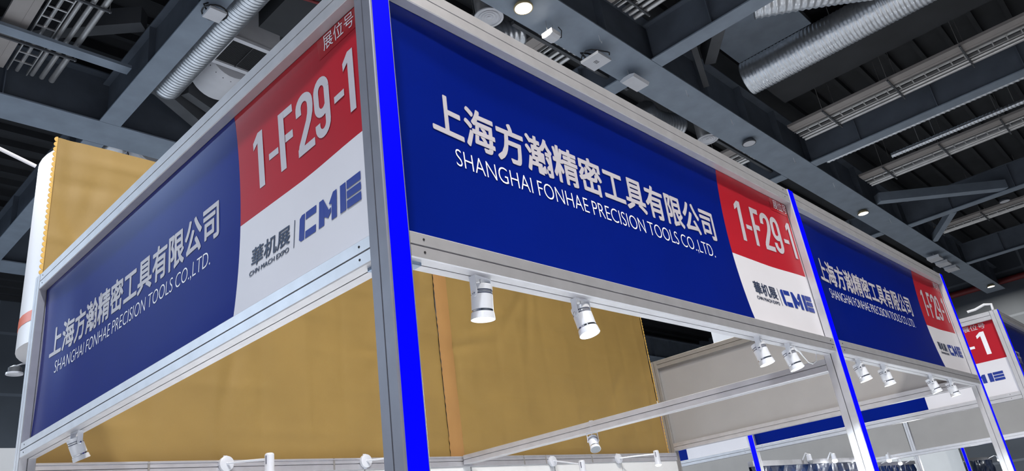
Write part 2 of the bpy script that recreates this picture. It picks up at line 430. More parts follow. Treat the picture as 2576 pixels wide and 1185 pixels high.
fascia((SEC, 0.002, 0), 0, 2.917, 2.10, 0.03, 0.02, 1.02, 'large blue company sign right of the corner post, in deep shade with red number block', dzn=0.012)
fascia((0.002, 2.975, 0), -PI/2, 2.897, 2.078, -0.02, -0.012, 1.0, 'large blue company sign left of the corner post, with pale sheen')
fascia((3.078, 0.002, 0), 0, 3.016, 2.27, 0.045, 0.0, 0.925, 'smaller blue company sign beyond the middle post on the right')

# side return of the same booth, seen from behind through the openings
beam_y(6.105, SEC, 3.0, ZT2, ZT - ZT2, 'top aluminium beam of the beige return panel at the booth\'s right end', m=ALU2)
beam_y(6.105, SEC, 3.0, ZB, ZB2 - ZB, 'bottom aluminium beam of the beige return panel at the booth\'s right end')
post(6.105, 3.0, ZT, 'dull aluminium post beside the right edge of the ochre cloth', strip=None, m=ALU2)
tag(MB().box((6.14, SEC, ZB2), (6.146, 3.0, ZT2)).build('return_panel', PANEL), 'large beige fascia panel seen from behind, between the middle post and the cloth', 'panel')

# back wall of the booth: rail and panels
r = empty('back_rail', (SEC, 2.99, 2.243))
MB().prism(section(0.05, 0.078, grooves='lb'), 'x', 0, 6.105 - SEC).build('profile', ALU, r)
MB().box((0, -0.004, 0.066), (6.105 - SEC, 0.0005, 0.071)).build('upper_lip', ALU, r)
for k, sx in enumerate((0.55, 1.75, 2.45, 3.62, 3.9, 4.55)):
    MB().box((sx, -0.0035, 0.002), (sx + 0.012, 0.001, 0.076)).build('joint_clip', ALU2, r)
tag(r, 'white rail along the top of the booth back wall under the ochre cloth', 'rail')
for k in range(6):
    x0 = 0.08 + k * 1.005
    tag(MB().box((x0, 3.0, 0.05), (min(x0 + 0.995, 6.10), 3.03, 2.242)).build('back_wall_panel', PANELW), 'white back wall panel under the back rail', 'panel', 'white panels of the booth back wall')

# ------------------------------------------------------------------ ochre cloth
def cloth(name, x0, x1, z0, z1, y, label, scallop_l=True, scallop_r=True, hem=None, seed=1):
    rnd = random.Random(seed); nx, nz = 110, 70
    e = empty(name, (0, 0, 0))
    folds_z = [z0 + 0.27 * k + rnd.uniform(-.02, .02) for k in range(1, 9)]
    folds_x = [x0 + 0.33 * k + rnd.uniform(-.03, .03) for k in range(1, 10)]
    diag = [(rnd.uniform(x0, x1), rnd.uniform(z0, z1), rnd.uniform(-1, 1), rnd.uniform(.15, .4)) for _ in range(16)]
    def dy(x, z):
        d = 0.0
        for i, f in enumerate(folds_z): d += -0.0095 * math.exp(-abs(z - f - 0.012 * math.sin(3 * x + i)) / 0.018) * (0.6 + 0.4 * math.sin(5 * x + 2 * i))
        for i, f in enumerate(folds_x): d += (0.0045 if i % 2 else -0.0045) * math.exp(-abs(x - f - 0.01 * math.sin(4 * z + i)) / 0.03)
        for cx, cz, s, l in diag:
            du = (x - cx) * s + (z - cz) * (1 - abs(s)); dv = (x - cx) * (1 - abs(s)) - (z - cz) * s
            d += 0.009 * math.exp(-(dv / 0.035) ** 2 - (du / l) ** 2)
        d += 0.012 * math.sin(2.1 * x + 0.7 * z + seed) * math.sin(1.3 * z)
        return d
    vs = []; fs = []
    for j in range(nz + 1):
        for i in range(nx + 1):
            x = x0 + (x1 - x0) * i / nx; z = z0 + (z1 - z0) * j / nz
            vs.append((x, y + dy(x, z), z))
    for j in range(nz):
        for i in range(nx): a = j * (nx + 1) + i; fs.append((a, a + 1, a + nx + 2, a + nx + 1))
    n = len(vs); vs2 = [(a, b + 0.003, c) for a, b, c in vs]
    mb = MB().add(vs + vs2, fs + [tuple(k + n for k in reversed(f)) for f in fs])
    b = mb.build('cloth_sheet', CLOTH, e, fix=False); b.data.polygons.foreach_set('use_smooth', [True] * len(b.data.polygons))
    def scallop(x, sgn, za, zb, nm):
        m2 = MB(); k = int((zb - za) / 0.034)
        for q in range(k):
            zc = za + (q + .5) * (zb - za) / k; rr = (zb - za) / k * .5
            pts = [(x + sgn * (rr * 1.1 * math.cos(a)), zc + rr * math.sin(a)) for a in [PI * (-.5 + t / 8) for t in range(9)]]
            m2.prism([(px, pz) for px, pz in pts], 'y', y - 0.006, y - 0.002)
        m2.build(nm, CLOTHE, e)
    if scallop_l: scallop(x0, -1, z0 + .03, z1, 'scalloped_edge')
    if scallop_r: scallop(x1, 1, z0 + .03, z1, 'scalloped_edge')
    if hem:
        mb = MB(); vs = []; fs = []; m = 60
        for j in range(m + 1):
            z = z0 + 0.01 + (z1 - z0 - .01) * j / m
            for i in range(7):
                x = hem[0] + (hem[1] - hem[0]) * i / 6
                if i == 0: x += 0.004 * math.sin(j * PI * 0.9)
                vs.append((x, y - 0.006 - 0.006 * math.sin(PI * i / 6) + 0.5 * dy(x, z), z))
        for j in range(m):
            for i in range(6): a = j * 7 + i; fs.append((a, a + 1, a + 8, a + 7))
        o = mb.add(vs, fs).build('overlap_strip', CLOTHH, e, fix=False); o.data.polygons.foreach_set('use_smooth', [True] * len(fs))
    return tag(e, label, 'cloth')
cloth('hanging_cloth', 0.035, 2.962, 2.255, 4.25, 3.082, 'ochre cloth hung behind the booth, left piece showing above the left sign', scallop_r=False, seed=3)
cloth('hanging_cloth', 2.972, 6.085, 2.255, 4.25, 3.074, 'ochre cloth hung behind the booth, right piece with a seam strip', scallop_l=False, hem=(2.955, 3.10), seed=9)
# the neighbour's partition that carries the cloth
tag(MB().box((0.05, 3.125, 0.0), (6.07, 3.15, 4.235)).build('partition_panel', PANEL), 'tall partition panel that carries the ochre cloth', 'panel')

# ------------------------------------------------------------------ neighbour's rounded white tower sign with an orange stripe
tw = empty('tower_sign', (0.52, 3.30, 0))
def dshape(R, grow=0.0):
    pts = []
    for k in range(25):
        a = math.radians(197 - k * 197 / 24); pts.append(((R + grow) * math.cos(a), (R + grow) * math.sin(a)))
    pts = [p for p in pts if p[1] > -0.16]
    return [(p[0], p[1]) for p in pts] + [((R + grow) * 0.98, -0.155), (-(R + grow) * 0.95, -0.155)]
MB().prism(dshape(0.5), 'z', 3.0, 4.2).build('body', TOWERW, tw, smooth=True)
MB().prism(dshape(0.5, 0.002), 'z', 3.125, 3.185).build('stripe', ORANGE, tw, smooth=True)
tag(tw, 'rounded white tower sign with an orange stripe at the left edge beside the ochre cloth', 'sign')
ar = empty('floodlight', (0.02, 3.42, 4.205))
MB().tube([(0.0, 0, 0), (-0.55, -0.02, 0.16)], 0.012, 8).build('rod', WHITEBOX, ar)
MB().box((-0.64, -0.05, 0.12), (-0.54, 0.05, 0.20)).build('lamp_head', LAMPW, ar)
add_light('floodlight_light', 'SPOT', (-0.60, -0.02, 0.11), 22, (1, 1, 1), 0.03, ar, None, 1.5, 0.5).rotation_euler = (Vector((0.6, -0.1, -0.55))).to_track_quat('-Z', 'Y').to_euler()
tag(ar, 'white rod arm reaching out from the top of the rounded white tower sign', 'lamp')
dl = empty('hanging_drum_lamp', (0.093, 3.62, 2.93))
MB().lathe([(0.036, 0.010), (0.035, 0.04), (0.012, 0.055)], 24).build('drum', STEELD, dl, smooth=True)
MB().lathe([(0.032, 0.004), (0.034, 0.0), (0.045, 0.0), (0.045, 0.010), (0.036, 0.012)], 24).build('rim', LAMPW, dl, smooth=True)
MB().tube([(0, 0, 0.05), (0.03, -0.02, 0.062), (0.16, -0.09, 0.069)], 0.004, 6).build('stem', LAMPW, dl)
tag(dl, 'small drum lamp with a white rim hanging below the rounded white tower sign', 'lamp')
tag(MB().box((-3.0, 5.0, 0), (0.55, 5.06, 2.76)).build('neighbour_wall_panel', PANELW), 'pale wall panel of the next booth at the lower left corner', 'panel')

# ------------------------------------------------------------------ spotlights
def spot_proto(lit, tilt, cable=True):
    """hangs from z=0; yoke arms along x, head tilts about x"""
    e = empty('spotlight')
    MB().box((-0.038, -0.012, -0.004), (0.038, 0.012, 0.0)).build('yoke_plate', LAMPW, e)
    for s in (-1, 1):
        pts = [(-0.011, -0.002), (0.011, -0.002)] + [(0.011 * math.cos(a), -0.052 + 0.011 * math.sin(a)) for a in [-PI * k / 6 for k in range(7)]]
        x0 = s * 0.0375
        MB().prism([(p[0], p[1]) for p in pts], 'x', min(x0, x0 - s * 0.003), max(x0, x0 - s * 0.003)).build('yoke_arm', LAMPW, e)
        MB().lathe([(0.006, 0), (0.006, 0.003), (0.003, 0.004)], 12, Matrix.Translation((s * 0.0375, 0, -0.052)) @ Matrix.Rotation(s * PI/2, 4, 'Y')).build('pivot_screw', CHROME, e)
    T = Matrix.Translation((0, 0, -0.052)) @ Matrix.Rotation(tilt, 4, 'X')
    bd = MB().lathe([(0.010, 0.0285), (0.030, 0.028), (0.032, 0.026), (0.032, 0.012), (0.0305, 0.012), (0.0305, -0.002), (0.032, -0.002), (0.032, -0.046), (0.030, -0.046), (0.030, -0.053), (0.0335, -0.054), (0.036, -0.074), (0.0335, -0.074), (0.0330, -0.068)], 32, T).build('head', LAMPW, e, smooth=True)
    for k in range(3):
        zz = 0.0095 - k * 0.0045
        MB().lathe([(0.0308, zz - 0.0012), (0.0314, zz - 0.001), (0.0314, zz + 0.001), (0.0308, zz + 0.0012)], 32, T).build('vent_fin', SLOT if k != 1 else CHROME, bd, smooth=True)
    MB().lathe([(0.0302, -0.0525), (0.0318, -0.052), (0.0318, -0.0475), (0.0302, -0.047)], 32, T).build('chrome_ring', CHROME, bd, smooth=True)
    MB().lathe([(0.0332, -0.0725), (0.0332, -0.0715)], 32, T).build('lens', LENS if lit else LENSOFF, bd)
    if cable:
        MB().tube([(0.0, 0.0, -0.004), (0.006, 0.004, -0.014), (0.012, 0.004, -0.018), (0.010, 0.0, -0.026)], 0.002, 6).build('lead', WCABLE, e, smooth=True)
    if lit:
        p = T @ Vector((0, 0, -0.080)); q = T @ Vector((0, 0, -1))
        add_light('spotlight_light', 'SPOT', p, 240, (0.86, 0.96, 1.0), 0.03, e, q, 2.2, 0.6)
    return e
SPOTS = [(0.365, 0.042, 0.08, 0.15, 'lit white spotlight hanging below the large right sign, leftmost and nearest the corner post'),
         (0.835, 0.042, -0.22, 0.0, 'lit white spotlight hanging below the large right sign, second from the corner post'),
         (2.14, 0.042, -0.20, 0.35, 'lit white spotlight below the right sign\'s white logo block, left one of the pair'),
         (2.46, 0.042, -0.22, 0.35, 'lit white spotlight beside the loose white cable, just left of the middle post'),
         (3.40, 0.042, -0.20, 0.4, 'lit white spotlight just right of the middle post, under the farther sign'),
         (3.82, 0.042, -0.15, 0.4, 'lit white spotlight second right of the middle post, under the farther sign'),
         (4.80, 0.042, -0.22, 0.4, 'lit white spotlight third right of the middle post, above the far blue band\'s end'),
         (5.30, 0.042, -0.14, 0.4, 'lit white spotlight fourth right of the middle post, nearest the last post')]
for x, y, tl, rz, lb in SPOTS:
    s = spot_proto(True, tl); s.location = (x, y, ZB); s.rotation_euler = (0, 0, rz)
    tag(s, lb, 'spotlight', 'lit spotlights under the right-hand signs')
s = spot_proto(False, -0.42); s.location = (0.042, 2.31, ZB); s.rotation_euler = (0, 0, PI/2 + 0.1)
tag(s, 'unlit spotlight hanging under the left end of the left sign', 'spotlight')
s = spot_proto(False, 0.55); s.location = (3.034, 1.74, 2.254); s.rotation_euler = (0, 0, 2.4)
cl = MB().box((-0.012, -0.045, 0.0), (0.012, -0.040, 0.076)).box((-0.012, 0.040, 0.0), (0.012, 0.045, 0.076)).box((-0.012, -0.045, 0.071), (0.012, 0.045, 0.076)).build('clamp', LAMPW, s)
tag(s, 'unlit spotlight clamped to the slim beam crossing the booth', 'spotlight')
w = MB().tube([(2.545, 0.045, 2.342), (2.57, 0.045, 2.325), (2.60, 0.047, 2.322), (2.64, 0.05, 2.300), (2.70, 0.055, 2.275), (2.76, 0.058, 2.272), (2.81, 0.055, 2.29), (2.83, 0.05, 2.341)], [0.004, 0.007, 0.005, .003, .003, .003, .003, .003], 8).build('loose_cable', WCABLE, smooth=True)
tag(w, 'loose white lamp cable with a connector drooping beside the middle post', 'cable')

def arm_lamp(x, y, z, hx, hy, hz, lit, label, yaw=0.0):
    e = empty('arm_lamp', (x, y, z))
    R = Matrix.Rotation(PI/2, 4, 'X')
    MB().lathe([(0.042, -0.014), (0.044, -0.010), (0.044, 0.012), (0.036, 0.016), (0.008, 0.016), (0.006, 0.026)], 28, R).build('base', LAMPW, e, smooth=True)
    MB().box((-0.012, 0.010, -0.05), (0.012, 0.0145, 0.05)).build('clip', LAMPW, e)
    H = Vector((hx - x, hy - y, hz - z))
    MB().tube([(0, -0.02, 0), (H.x * .5, H.y * .5, H.z * .5 + .004), (H.x - .01, H.y, H.z)], 0.006, 8).build('arm', LAMPW, e, smooth=True)
    T = Matrix.Translation(H)
    hd = MB().lathe([(0.006, 0.034), (0.020, 0.033), (0.026, 0.027), (0.027, 0.02), (0.0275, -0.07), (0.032, -0.085), (0.034, -0.10), (0.031, -0.10)], 28, T).build('head', LAMPW, e, smooth=True)
    MB().box((H.x - .0285, H.y - 0.012, H.z - 0.03), (H.x - .0265, H.y - 0.007, H.z + 0.018)).build('slot', SLOT, hd)
    MB().lathe([(0.031, -0.099), (0.024, -0.112), (0.008, -0.116)], 24, T).build('lens', LENS if lit else LENSOFF, hd, smooth=True)
    if lit: add_light('arm_lamp_light', 'SPOT', H + Vector((0, 0, -0.13)), 80, (0.95, 0.98, 1), 0.03, e, H + Vector((0, 0.35, -1)), 2.3, 0.6)
    tag(e, label, 'lamp', 'arm lamps clipped to the back rail')
arm_lamp(1.075, 2.975, 2.296, 1.20, 2.70, 2.275, True, 'arm lamp clipped to the back rail, leftmost, in front of the left cloth')
arm_lamp(2.08, 2.975, 2.296, 2.18, 2.70, 2.275, True, 'arm lamp clipped to the back rail, half hidden behind the corner post')
arm_lamp(4.05, 2.975, 2.262, 4.10, 2.70, 2.190, False, 'unlit arm lamp clipped to the back rail below the clamped spotlight')
arm_lamp(5.03, 2.975, 2.272, 5.27, 2.70, 2.265, True, 'lit arm lamp clipped to the back rail, rightmost, at the lower right of the cloth')

# ------------------------------------------------------------------ floor, walls, roof
structure(MB().box((-30, -30, -0.1), (47, 32, 0)).build('floor', FLOORM))
structure(MB().box((46.6, -30, 0), (47, 32, 14.5)).build('wall_east', HALLWALL))
structure(MB().box((-30, -16.4, 0), (47, -16, 14.5)).build('wall_south', HALLWALL))
structure(MB().box((-30, 31.7, 0), (47, 32, 14.5)).build('wall_north', HALLWALL))
mb = MB()
mb.box((-24, -16, 13.4), (47, 32, 13.6))
k = -16.0
while k < 31.5:
    mb.box((-24, k, 13.2), (47, k + 0.12, 13.4)); k += 0.75
structure(mb.build('ceiling', ROOF))

# ------------------------------------------------------------------ steel frame
def ibeam(axis, c, a, b, z0, fw, h, name, label, m=STEEL, group=None, tf=0.03, tw=0.05):
    e = empty(name, (0, 0, 0))
    MB().prism([(c - fw/2, z0), (c + fw/2, z0), (c + fw/2, z0 + tf), (c - fw/2, z0 + tf)], axis, a, b).build('bottom_flange', m, e)
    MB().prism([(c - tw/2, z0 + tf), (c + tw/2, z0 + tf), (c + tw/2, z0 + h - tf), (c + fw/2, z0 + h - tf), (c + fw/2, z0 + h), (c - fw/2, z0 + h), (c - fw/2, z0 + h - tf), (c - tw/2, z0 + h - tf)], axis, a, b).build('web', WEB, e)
    t = a + 1.0; first = None
    while t < b - 0.5:
        if first is None:
            mb = MB()
            for q in (-1, 1):
                u, v = sorted((c + q * tw/2, c + q * fw/2 * .96))
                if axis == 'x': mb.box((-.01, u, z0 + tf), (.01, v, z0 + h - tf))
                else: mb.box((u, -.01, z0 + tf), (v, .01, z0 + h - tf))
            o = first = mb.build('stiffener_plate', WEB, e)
        else:
            o = first.copy(); COL.objects.link(o); o.parent = e
        o.location = (t, 0, 0) if axis == 'x' else (0, t, 0)
        t += 2.1
    return tag(e, label, 'beam', group)
GZ = 11.0
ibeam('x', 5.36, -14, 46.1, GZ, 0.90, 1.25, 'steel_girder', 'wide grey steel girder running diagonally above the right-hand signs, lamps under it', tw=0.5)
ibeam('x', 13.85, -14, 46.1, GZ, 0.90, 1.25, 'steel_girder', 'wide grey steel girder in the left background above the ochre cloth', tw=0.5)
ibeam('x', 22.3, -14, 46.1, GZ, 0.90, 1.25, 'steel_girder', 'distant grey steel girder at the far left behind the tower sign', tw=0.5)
BE = [('y', 3.65, 5.82, 13.39, 'grey steel beam beside the silver duct at the upper left'),
      ('y', 11.88, -6, 4.90, 'grey steel beam meeting the girder above the right sign, top centre right'),
      ('y', 11.88, 5.82, 13.39, 'grey steel beam behind the girder, seen over the large right sign'),
      ('y', 20.43, -6, 4.90, 'grey steel beam between two cable bundles at the upper right'),
      ('y', 20.43, 5.82, 13.39, 'grey steel beam end just over the middle post'),
      ('y', 29.6, -4, 4.90, 'grey steel beam at the right edge beyond the second cable bundle'),
      ('y', 29.3, 5.82, 13.39, 'grey steel beam over the farther right sign'),
      ('y', 38.2, -4, 4.90, 'farthest grey steel beam before the hall end wall'),
      ('y', -4.9, 5.82, 13.39, 'grey steel beam off to the left of the frame'),
      ('y', 3.65, 14.31, 21.84, 'grey steel beam behind the ochre cloth at the left'),
      ('y', -4.9, 14.31, 21.84, 'grey steel beam behind the tower sign')]
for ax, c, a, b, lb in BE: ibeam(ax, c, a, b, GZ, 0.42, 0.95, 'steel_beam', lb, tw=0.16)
def strut(p, q, r, label, m=STEEL, name='brace_strut', w=None):
    p = Vector(p); q = Vector(q); d = (q - p); n = d.cross(Vector((0, 0, 1))).normalized() * r
    vs = []
    for t in (p, q):
        for sx, sz in ((-1, 0), (1, 0), (1, 1), (-1, 1)): vs.append(tuple(t + n * sx + Vector((0, 0, (w or r * 2) * sz))))
    o = MB().add(vs, [(0, 1, 2, 3), (7, 6, 5, 4), (0, 4, 5, 1), (1, 5, 6, 2), (2, 6, 7, 3), (3, 7, 4, 0)]).build(name, m)
    return tag(o, label, 'brace')
strut((25.9, 4.8, 11.05), (29.4, 1.5, 11.05), 0.16, 'light diagonal steel brace right of the lit lamp at the right')
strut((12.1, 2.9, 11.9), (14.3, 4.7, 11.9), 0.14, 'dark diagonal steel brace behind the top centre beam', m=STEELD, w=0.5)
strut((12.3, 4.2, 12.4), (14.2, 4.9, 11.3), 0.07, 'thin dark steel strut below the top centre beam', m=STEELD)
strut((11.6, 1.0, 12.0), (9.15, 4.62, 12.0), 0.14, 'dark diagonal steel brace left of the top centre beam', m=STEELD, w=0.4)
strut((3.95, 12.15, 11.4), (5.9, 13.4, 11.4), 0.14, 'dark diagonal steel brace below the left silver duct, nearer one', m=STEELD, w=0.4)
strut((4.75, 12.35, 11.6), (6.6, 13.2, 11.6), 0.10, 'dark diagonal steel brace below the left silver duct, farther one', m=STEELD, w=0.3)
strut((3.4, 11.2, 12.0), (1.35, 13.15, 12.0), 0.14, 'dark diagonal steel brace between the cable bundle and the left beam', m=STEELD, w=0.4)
strut((30.0, 3.4, 11.05), (33.0, 4.9, 11.05), 0.12, 'short light steel brace near the unlit lamp at the right')
strut((20.7, 12.0, 11.05), (24.0, 9.0, 11.05), 0.14, 'light steel brace over the farther right sign')
tag(MB().box((-2.0, 11.72, 11.33), (3.42, 11.97, 11.40)).build('cross_bar', STEEL), 'flat grey bar crossing under the upper left cable bundle', 'bar')
for (a, b, c, lb) in [((14.0, 2.6, 12.6), (16.0, 4.6, 12.6), 0.9, 'roof patch painted paler as if lit, behind the top centre beam'), ((22.6, 0.5, 12.6), (24.2, 3.8, 12.6), .8, 'roof patch painted paler as if lit, above the right cable bundle')]:
    tag(MB().box((a[0], a[1], a[2]), (b[0], b[1], b[2] + 0.04)).build('lit_roof_patch', STEEL), lb, 'panel')  # lit parts of the roof deck painted as paler sheets

# ------------------------------------------------------------------ cable bundles under the roof
def bundle(x0, ys, y1, z, place, tone=TRUNK):
    t = MB().box((x0, ys, z + 0.02), (x0 + 0.40, y1, z + 0.10)); t.box((x0 + .27, ys, z + .012), (x0 + .285, y1, z + .02))
    tag(t.build('cable_trunking', tone), 'flat beige cable trunking in the bundle ' + place, 'trunking')
    e = empty('cable_ladder', (x0 + 0.46, ys, z))
    MB().box((0, 0, 0.0), (0.02, y1 - ys, 0.08)).build('rail', GALV, e); MB().box((0.33, 0, 0.0), (0.35, y1 - ys, 0.08)).build('rail', GALV, e)
    n = int((y1 - ys) / 0.32)
    for k in range(n): MB().box((0.02, k * 0.32 + .1, 0.01), (0.33, k * 0.32 + .13, 0.035)).build('rung', GALV, e)
    MB().tube([(0.17, 0, 0.06), (0.17, y1 - ys, 0.06)], 0.035, 8).build('cable', GALV, e, smooth=True)
    tag(e, 'cable ladder with rungs in the bundle ' + place, 'cable ladder')
    for k, (dx, rr, nm) in enumerate(((0.89, 0.042, 'first'), (1.06, 0.048, 'second'), (1.24, 0.058, 'third'))):
        tag(MB().tube([(x0 + dx, ys, z + 0.064), (x0 + dx, y1, z + 0.064)], rr, 10).build('conduit_pipe', GALV, smooth=True), nm + ' steel pipe from the ladder in the bundle ' + place, 'pipe', 'steel pipes of the bundle ' + place)
    y = ys + 0.9; k = 0
    names = ['nearest', 'second', 'third', 'fourth', 'fifth', 'sixth', 'seventh', 'eighth']
    while y < y1:
        h = empty('trapeze_hanger', (x0, y, z))
        MB().box((-0.08, -0.02, -0.045), (1.36, 0.02, -0.005)).build('cross_bar', STEELD, h)
        for xx in (-0.06, 1.33): MB().tube([(xx, 0, -0.06), (xx, 0, 13.3 - z)], 0.008, 6).build('rod', GALV, h)
        tag(h, names[k] + ' trapeze hanger of the bundle ' + place, 'hanger', 'trapeze hangers of the bundle ' + place); k += 1; y += 1.75
bundle(1.22, 9.6, 13.3, 11.5, 'at the upper left corner')
bundle(9.62, 5.95, 12.0, 11.6, 'behind the box fixtures')
bundle(9.72, -3.5, 4.7, 11.6, 'left of the top centre beam')
bundle(18.5, -6.0, 4.7, 11.5, 'under the upper right duct')
bundle(24.1, -4.0, 4.7, 11.5, 'above the right light brace')
bundle(32.7, -1.5, 4.7, 11.5, 'by the right unlit lamp')
bundle(18.2, 5.95, 12.0, 11.5, 'left of the middle post')
bundle(-0.25, 14.5, 20.0, 11.5, 'behind the left girder')
tag(MB().tube([(1.0, 12.2, 11.5), (1.0, 12.2, 11.52)], .02, 6).build('rod_end', GALV), 'short rod end at the upper left bundle', 'rod')

# ------------------------------------------------------------------ ducts
def corrugated(path, R, pitch, label, name='spiral_duct', m=FOIL, amp=0.013, seg=28):
    P = [Vector(p) for p in path]; pts = []; rs = []
    tot = sum((P[i+1] - P[i]).length for i in range(len(P) - 1)); n = max(4, int(tot / pitch * 4))
    for k in range(n + 1):
        s = tot * k / n; i = 0
        while i < len(P) - 2 and s > (P[i+1] - P[i]).length: s -= (P[i+1] - P[i]).length; i += 1
        pts.append(P[i].lerp(P[i+1], min(1, s / max(1e-6, (P[i+1] - P[i]).length)))); rs.append(R + amp * (1 if k % 4 == 0 else 0.25 if k % 4 in (1, 3) else -0.2))
    o = MB().tube(pts, rs, seg).build(name, m); o.data.polygons.foreach_set('use_smooth', [True] * len(o.data.polygons))
    for q in (pts[len(pts) // 5], pts[len(pts) * 4 // 5]):
        MB().tube([q + Vector((0, 0, R * .9)), Vector((q.x, q.y, 13.4))], 0.010, 6).build('hanger_rod', GALV, o)
    return tag(o, label, 'duct')
def curve_pts(a, b, c, n=10):
    a, b, c = Vector(a), Vector(b), Vector(c)
    return [a * (1-t)**2 + b * 2*t*(1-t) + c * t*t for t in [i / n for i in range(n + 1)]]
corrugated([(4.20, 5.9, 11.36), (4.20, 12.0, 11.36)], 0.29, 0.085, 'silver corrugated round duct beside the upper left steel beam')
corrugated([(15.1, -7, 11.5), (15.1, 4.2, 11.5)], 0.42, 0.09, 'large silver spiral duct sweeping up to the top right')
corrugated(curve_pts((12.4, 2.7, 11.45), (12.9, 1.6, 11.3), (14.2, 0.6, 11.5)), 0.34, 0.14, 'bulging silver flexible duct at the top, right of the centre beam', amp=0.02)
corrugated(curve_pts((8.1, 6.9, 11.5), (8.6, 7.0, 11.4), (9.25, 6.45, 11.6)), 0.28, 0.12, 'silver flexible duct elbow behind the nearest lit ceiling lamp', amp=0.018)
corrugated(curve_pts((14.0, 6.6, 11.45), (14.7, 6.8, 11.35), (15.6, 6.5, 11.55)), 0.30, 0.12, 'silver flexible duct over the large right sign\'s name end', amp=0.018)
corrugated([(23.4, -1, 11.5), (23.4, 3.4, 11.5)], 0.075, 0.10, 'thin ribbed silver duct between the right cable bundles')
corrugated([(20.745, -6, 11.1), (20.745, 4.6, 11.1)], 0.10, 0.13, 'thin ribbed silver duct running along the upper right beam')
corrugated(curve_pts((4.30, 15.0, 11.62), (4.32, 15.8, 11.5), (4.40, 17.0, 11.7)), 0.34, 0.14, 'silver flexible duct just above the left cloth', amp=0.02)
tag(MB().box((16.5, -6, 12.0), (18.0, 4.4, 12.7)).build('rectangular_duct', ROOF), 'big black rectangular duct behind the round duct at the upper right', 'duct')
tag(MB().box((0.0, 6.5, 12.2), (3.1, 9.4, 12.8)).build('rectangular_duct', ROOF), 'dark rectangular duct above the upper left corner', 'duct')

# air diffusers
def round_diffuser(x, y, z, R, label):
    e = empty('round_diffuser', (x, y, z))
    MB().lathe([(R * .82, 0.03), (R * .86, 0.06), (R * .86, 0.75), (R * .4, 0.80)], 32).build('drum', GALV, e, smooth=True)
    MB().lathe([(R * .84, 0.02), (R * .84, 0.0), (R, 0.0), (R, 0.025), (R * .86, 0.05)], 36).build('rim', WHITEBOX, e, smooth=True)
    for k, q in enumerate((0.70, 0.50, 0.30)):
        MB().lathe([(R * (q - .16), 0.03), (R * q, -0.002 + 0.004 * k), (R * (q + .02), 0.004 + .004 * k), (R * (q - .12), 0.045)], 32).build('cone_ring', WHITEBOX, e, smooth=True)
    MB().lathe([(R * .13, 0.0), (R * .10, 0.03)], 20).build('centre_cone', WHITEBOX, e)
    MB().tube([(0, 0, 0.70), (0, 0, 13.4 - z)], 0.012, 6).build('hanger_rod', GALV, e)
    return tag(e, label, 'air diffuser')
round_diffuser(7.87, 6.13, 11.07, 0.29, 'round white air diffuser with concentric rings beside the nearest lit ceiling lamp')
round_diffuser(16.32, 6.14, 11.13, 0.30, 'round white air diffuser half hidden by the large right sign\'s top beam')
g = empty('air_grille_box', (4.66, 10.08, 11.62))
MB().box((0, 0, 0.06), (1.06, 0.92, 0.95)).build('housing', WHITEBOX, g)
mb = MB().box((-.04, -.04, 0), (1.04, .06, .07)).box((-.04, .84, 0), (1.04, .94, .07)).box((-.04, .06, 0), (.06, .84, .07)).box((.94, .06, 0), (1.04, .84, .07)); mb.build('frame', WHITEBOX, g)
mb = MB()
for k in range(26): mb.box((0.06, 0.065 + k * .03, 0.03), (0.94, 0.075 + k * .03, 0.058))
mb.box((.49, .06, .012), (.51, .84, .03)); mb.build('louvre', GRILLE, g)
tag(g, 'white boxed air grille with a dark louvre above the left sign', 'air grille')
du = empty('round_plenum', (5.25, 11.15, 12.05))
MB().lathe([(0.52, 0), (0.55, 0.05), (0.55, 0.9), (0.50, 0.95)], 32, Matrix.Rotation(-PI/2, 4, 'X')).build('drum', WHITEBOX, du, smooth=True)
for k in range(9):
    a = -PI * (0.1 + 0.8 * k / 8); MB().lathe([(0.012, 0), (0.012, 0.012)], 8, Matrix.Translation((0.552 * math.cos(a), 0.12, 0.552 * math.sin(a)))).build('rivet', GRILLE, du)
MB().tube([(0, .45, 0.5), (0, .45, 1.17)], 0.012, 6).build('hanger_rod', GALV, du)
tag(du, 'white round plenum with dark rivets next to the boxed air grille', 'duct')
dv = empty('round_plenum', (5.25, 15.0, 11.75))
MB().lathe([(0.46, 0), (0.50, 0.04), (0.50, 0.8), (0.46, 0.85)], 32, Matrix.Rotation(-PI/2, 4, 'X')).build('drum', WHITEBOX, dv, smooth=True)
MB().tube([(0.505 * math.cos(a), 0.42, 0.505 * math.sin(a)) for a in [-PI * k / 12 for k in range(13)]], 0.012, 6).build('seam_band', GRILLE, dv)
MB().tube([(0, .42, 0.48), (0, .42, 1.65)], 0.012, 6).build('hanger_rod', GALV, dv)
tag(dv, 'white round plenum peeping over the top edge of the left ochre cloth', 'duct')
tag(MB().box((5.4, 6.8, 11.4), (6.6, 9.2, 12.0)).build('air_unit', WHITEBOX), 'pale air handling box just above the left sign near the corner post', 'air unit')
tag(MB().box((4.75, 6.3, 11.35), (5.3, 9.2, 11.75)).build('rectangular_duct', ROOF), 'black rectangular duct right of the silver duct above the left sign', 'duct')
tag(MB().tube([(4.6, 8.0, 11.25), (6.3, 7.65, 11.25)], 0.03, 10).build('sprinkler_pipe', REDPIPE, smooth=True), 'short dark red sprinkler pipe above the left sign\'s number block', 'pipe')
tag(MB().tube([(46.42, -14, 11.5), (46.42, 30, 11.5)], 0.17, 12).build('sprinkler_pipe', REDPIPE, smooth=True), 'long dark red pipe along the hall end wall at the right', 'pipe')

